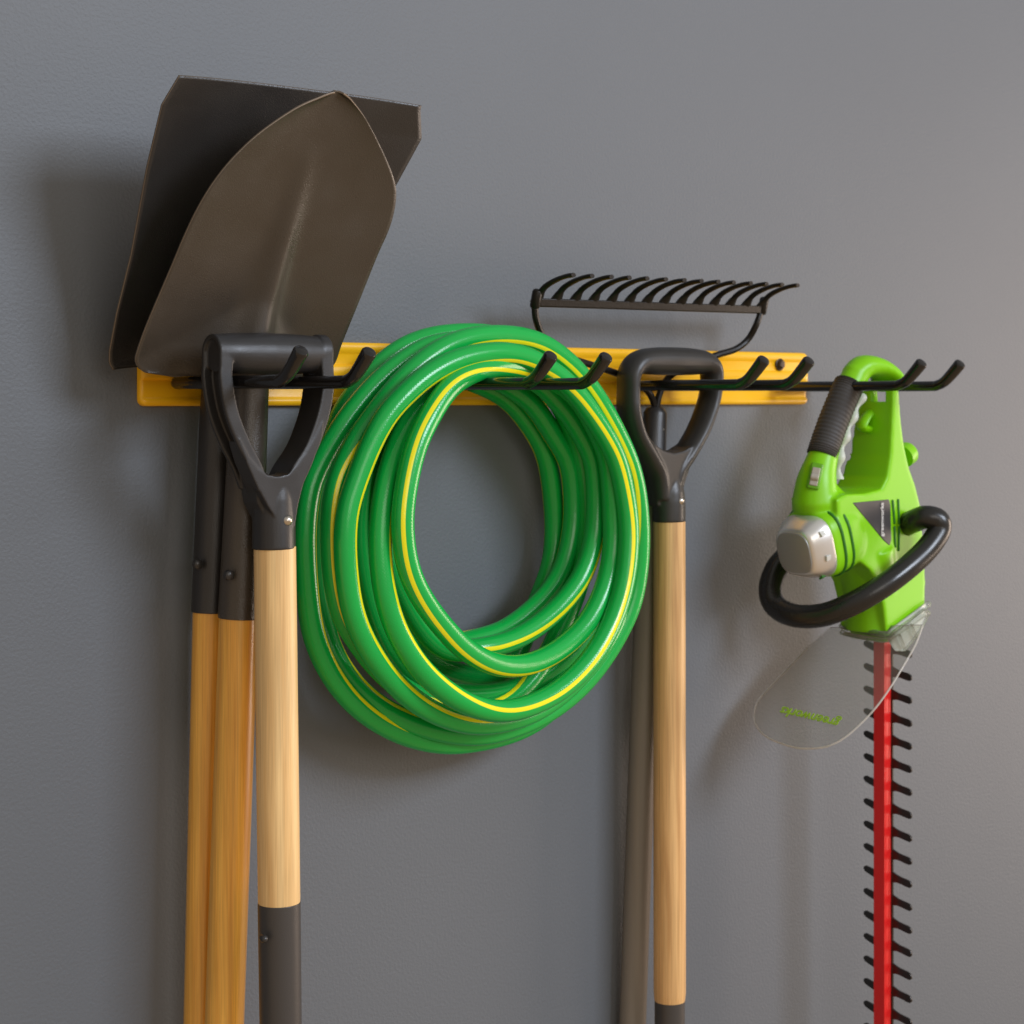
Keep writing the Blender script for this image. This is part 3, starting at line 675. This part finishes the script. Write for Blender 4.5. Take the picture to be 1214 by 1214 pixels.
# flat side: nameplate, lettering, vents
DS = DT + HWB
pl_px = [(1011, 596), (1054, 592), (1056, 598), (1057, 640), (1055, 647), (1048, 641)]
bm = bmesh.new(); add_prism(bm, [W(a, b, DS + .0006) for a, b in pl_px], Vector((0, .0035, 0))); plate = obj('nameplate', bm, M_plate, body, bevel=.0008)
def text_mesh(s, size):
    c = bpy.data.curves.new('txt', 'FONT'); c.body = s; c.size = size; c.extrude = .02 * size; c.offset = .016 * size
    o = bpy.data.objects.new('txt', c); C.objects.link(o); dg = bpy.context.evaluated_depsgraph_get(); dg.update()
    me = bpy.data.meshes.new_from_object(o.evaluated_get(dg)); b = bmesh.new(); b.from_mesh(me)
    bpy.data.objects.remove(o); bpy.data.curves.remove(c); bpy.data.meshes.remove(me); return b
def place_text(s, start, end, U, V, N, m, parent, name):
    b = text_mesh(s, 1.0); xs = [v.co.x for v in b.verts]; k = (end - start).length / (max(xs) - min(xs)); x0 = min(xs)
    for v in b.verts: x, y, z = v.co; v.co = start + U * ((x - x0) * k) + V * (y * k) + N * (z * k)
    return obj(name, b, m, parent, smooth=False)
a, b_ = W(1047.5, 636, DS + .0016), W(1047.5, 596, DS + .0016)
place_text('greenworks', a, b_, (b_ - a).normalized(), Vector((-1, 0, 0)), YN, M_letter, plate, 'lettering')
for (x0, y0, x1, y1) in ((1058, 594, 1060, 620), (1064.5, 593, 1065.5, 620), (1060, 625, 1061, 648), (1065.5, 625, 1065, 652)):
    bm = bmesh.new(); add_tube(bm, [W(x0, y0, DS), W(x1, y1, DS)], .0017, 8, round_ends=.8); obj('side_vent', bm, M_slot, body)

# wrap-round front handle
bm = bmesh.new()
fh = [(1074, 622, DS - .004), (1085, 617, .158), (1098, 613, .172), (1112, 617, .181), (1113, 630, .182), (1098, 652, .180), (1072, 676, .176), (1042, 698, .166), (1010, 716, .146), (976, 729, .116), (943, 730, .084), (920, 719, .058), (913, 698, .046), (922, 672, .042), (944, 652, .046), (975, 640, .070)]
add_tube(bm, catmull([W(*q) for q in fh], 7), .0128, 24)
obj('front_handle', bm, M_gloss, tt)

# clear guard
bm = bmesh.new()
g0, g1, g2 = W(1093, 742, .180), W(1012, 866, .176), W(901, 838, .045)
gn = (g1 - g0).cross(g2 - g0).normalized()
go = [(984, 744), (957, 768), (928, 799), (906, 822), (898, 833), (894, 846), (895, 857), (901, 867), (911, 875), (925, 881), (944, 886.5), (962, 887.5), (980, 885), (996, 878), (1012, 866), (1034, 844), (1053, 819), (1072, 788), (1086, 763), (1094, 741)]
pts = [onplane(a, b, g0, gn) for a, b in go]
add_prism(bm, [p - gn * .0009 for p in pts], gn * .0018)
guard = obj('blade_guard', bm, M_clear, tt, bevel=.0004, smooth=False)
rimpts = catmull([p for p in pts[1:]], 4)
bm = bmesh.new(); add_tube(bm, rimpts, .00095, 8); obj('guard_edge_highlight', bm, M_rim, guard)  # added thin tube, its pale colour stands for the edge highlight
bm = bmesh.new()                                      # moulded clear tab on the near side of the collar
add_prism(bm, [W(a, b, DT + .041) for a, b in ((1054, 757), (1066, 749), (1082, 736), (1096, 722), (1100, 722), (1101, 732), (1094, 746), (1084, 760), (1074, 772), (1064, 772))], Vector((0, .004, 0)))
for q0, q1 in (((1066, 753), (1072, 768)), ((1080, 741), (1086, 755))): add_tube(bm, [W(*q0, DT + .042), W(*q1, DT + .042)], .0022, 8, round_ends=.5)
obj('guard_tab', bm, M_clear2, guard, bevel=.0012)
bm = bmesh.new()                                      # collar that clips the guard round the nose
for k_, gr in ((0, .0034), (1, .0026)):
    ring = [W(999, 741 + 8 * k_, DT - .035), W(1001, 743 + 8 * k_, DT - .028), W(1030, 749 + 8 * k_, DT + .012), W(1051, 752 + 7 * k_, DT + .034), W(1062, 745 + 7 * k_, DT + .036), W(1097, 719 + 9 * k_, DT + .036), W(1100, 716 + 12 * k_, DT + .030)]
    add_tube(bm, catmull(ring, 5), gr, 10, round_ends=.6)
obj('guard_collar', bm, M_clear2, guard)
uu = (onplane(928, 839, g0, gn) - onplane(998, 855, g0, gn)).normalized(); sv = onplane(998, 855, g0, gn); nn = gn if gn.y < 0 else -gn
place_text('greenworks', sv + nn * .0022, onplane(928, 841, g0, gn) + nn * .0022, uu, nn.cross(uu), nn, M_greenink, guard, 'lettering')

# nose plate under the body
bm = bmesh.new(); npz = [W(1005, 744, DT - .030), W(1008, 753, DT - .028)]
base_px = [(1003, 741, DT - .030), (1050, 748, DT + .030), (1093, 716, DT + .030), (1046, 720, DT - .030)]
top = [W(*q) for q in base_px]; cen = sum(top, Vector()) / 4
add_prism(bm, [cen + (p - cen) * .93 for p in top], Vector((0, 0, -.016))); obj('nose_plate', bm, M_lime, body, bevel=.004)

# red bar and the toothed blade
bz1 = W(1046, 766, DT).z + .012; bz0 = W(1046, 1214, DT).z - .06
bc = W(1046, 900, DT); bx = bc.x
hw = M(10.5, 1040, 900, DT) / math.sin(ANG) / 2; ht = M(9.5, 1050, 900, DT) / math.cos(ANG) / 2
bm = bmesh.new()
add_box(bm, (bx, -DT, (bz0 + bz1) / 2), (ht, hw, (bz1 - bz0) / 2))
for s in (-1, 1): add_box(bm, (bx + s * ht * .45, -DT, (bz0 + bz1) / 2), (ht * .16, hw + .0004, (bz1 - bz0) / 2 - .001))
obj('blade_bar', bm, M_red, tt, smooth=False, bevel=.0005)
step = M(27.0, 1046, 900, DT)
zfirst = W(1046, 771, DT).z; nteeth = int((zfirst - bz0) / step)
for side in (1, -1):                                   # side 1 = out toward the room
    bm = bmesh.new(); xo = bx + ht + .0016
    add_box(bm, (xo, -DT - side * hw * .55, (bz0 + bz1) / 2), (.0014, hw * .65, (bz1 - bz0) / 2))
    for i in range(nteeth + 1):
        z = zfirst - i * step; L_ = .0335
        if side == 1: prof_t = [(hw * .8, .0090), (hw + .001, .0078), (hw + .005, .0060), (hw + .010, .0044), (hw + .016, .0034), (hw + .022, .0026), (hw + .026, .0012), (hw + .0276, -.0014), (hw + .0272, -.0044), (hw + .025, -.0060), (hw + .020, -.0054), (hw + .013, -.0040), (hw + .007, -.0034), (hw + .002, -.0042), (hw * .8, -.0062)]
        else: prof_t = [(hw * .8, -.0058), (hw + .003, -.0050), (hw + .010, -.0032), (hw + .018, -.0008), (hw + .0225, .0008), (hw + .0248, .0034), (hw + .0242, .0062), (hw + .0212, .0076), (hw + .014, .0062), (hw + .006, .0042), (hw * .8, .0028)]
        add_prism(bm, [(xo - .0012, -DT - side * a, z + b) for a, b in prof_t], Vector((.0026, 0, 0)))
    obj('cutting_blade', bm, M_tooth, tt, smooth=False, bevel=.0005)
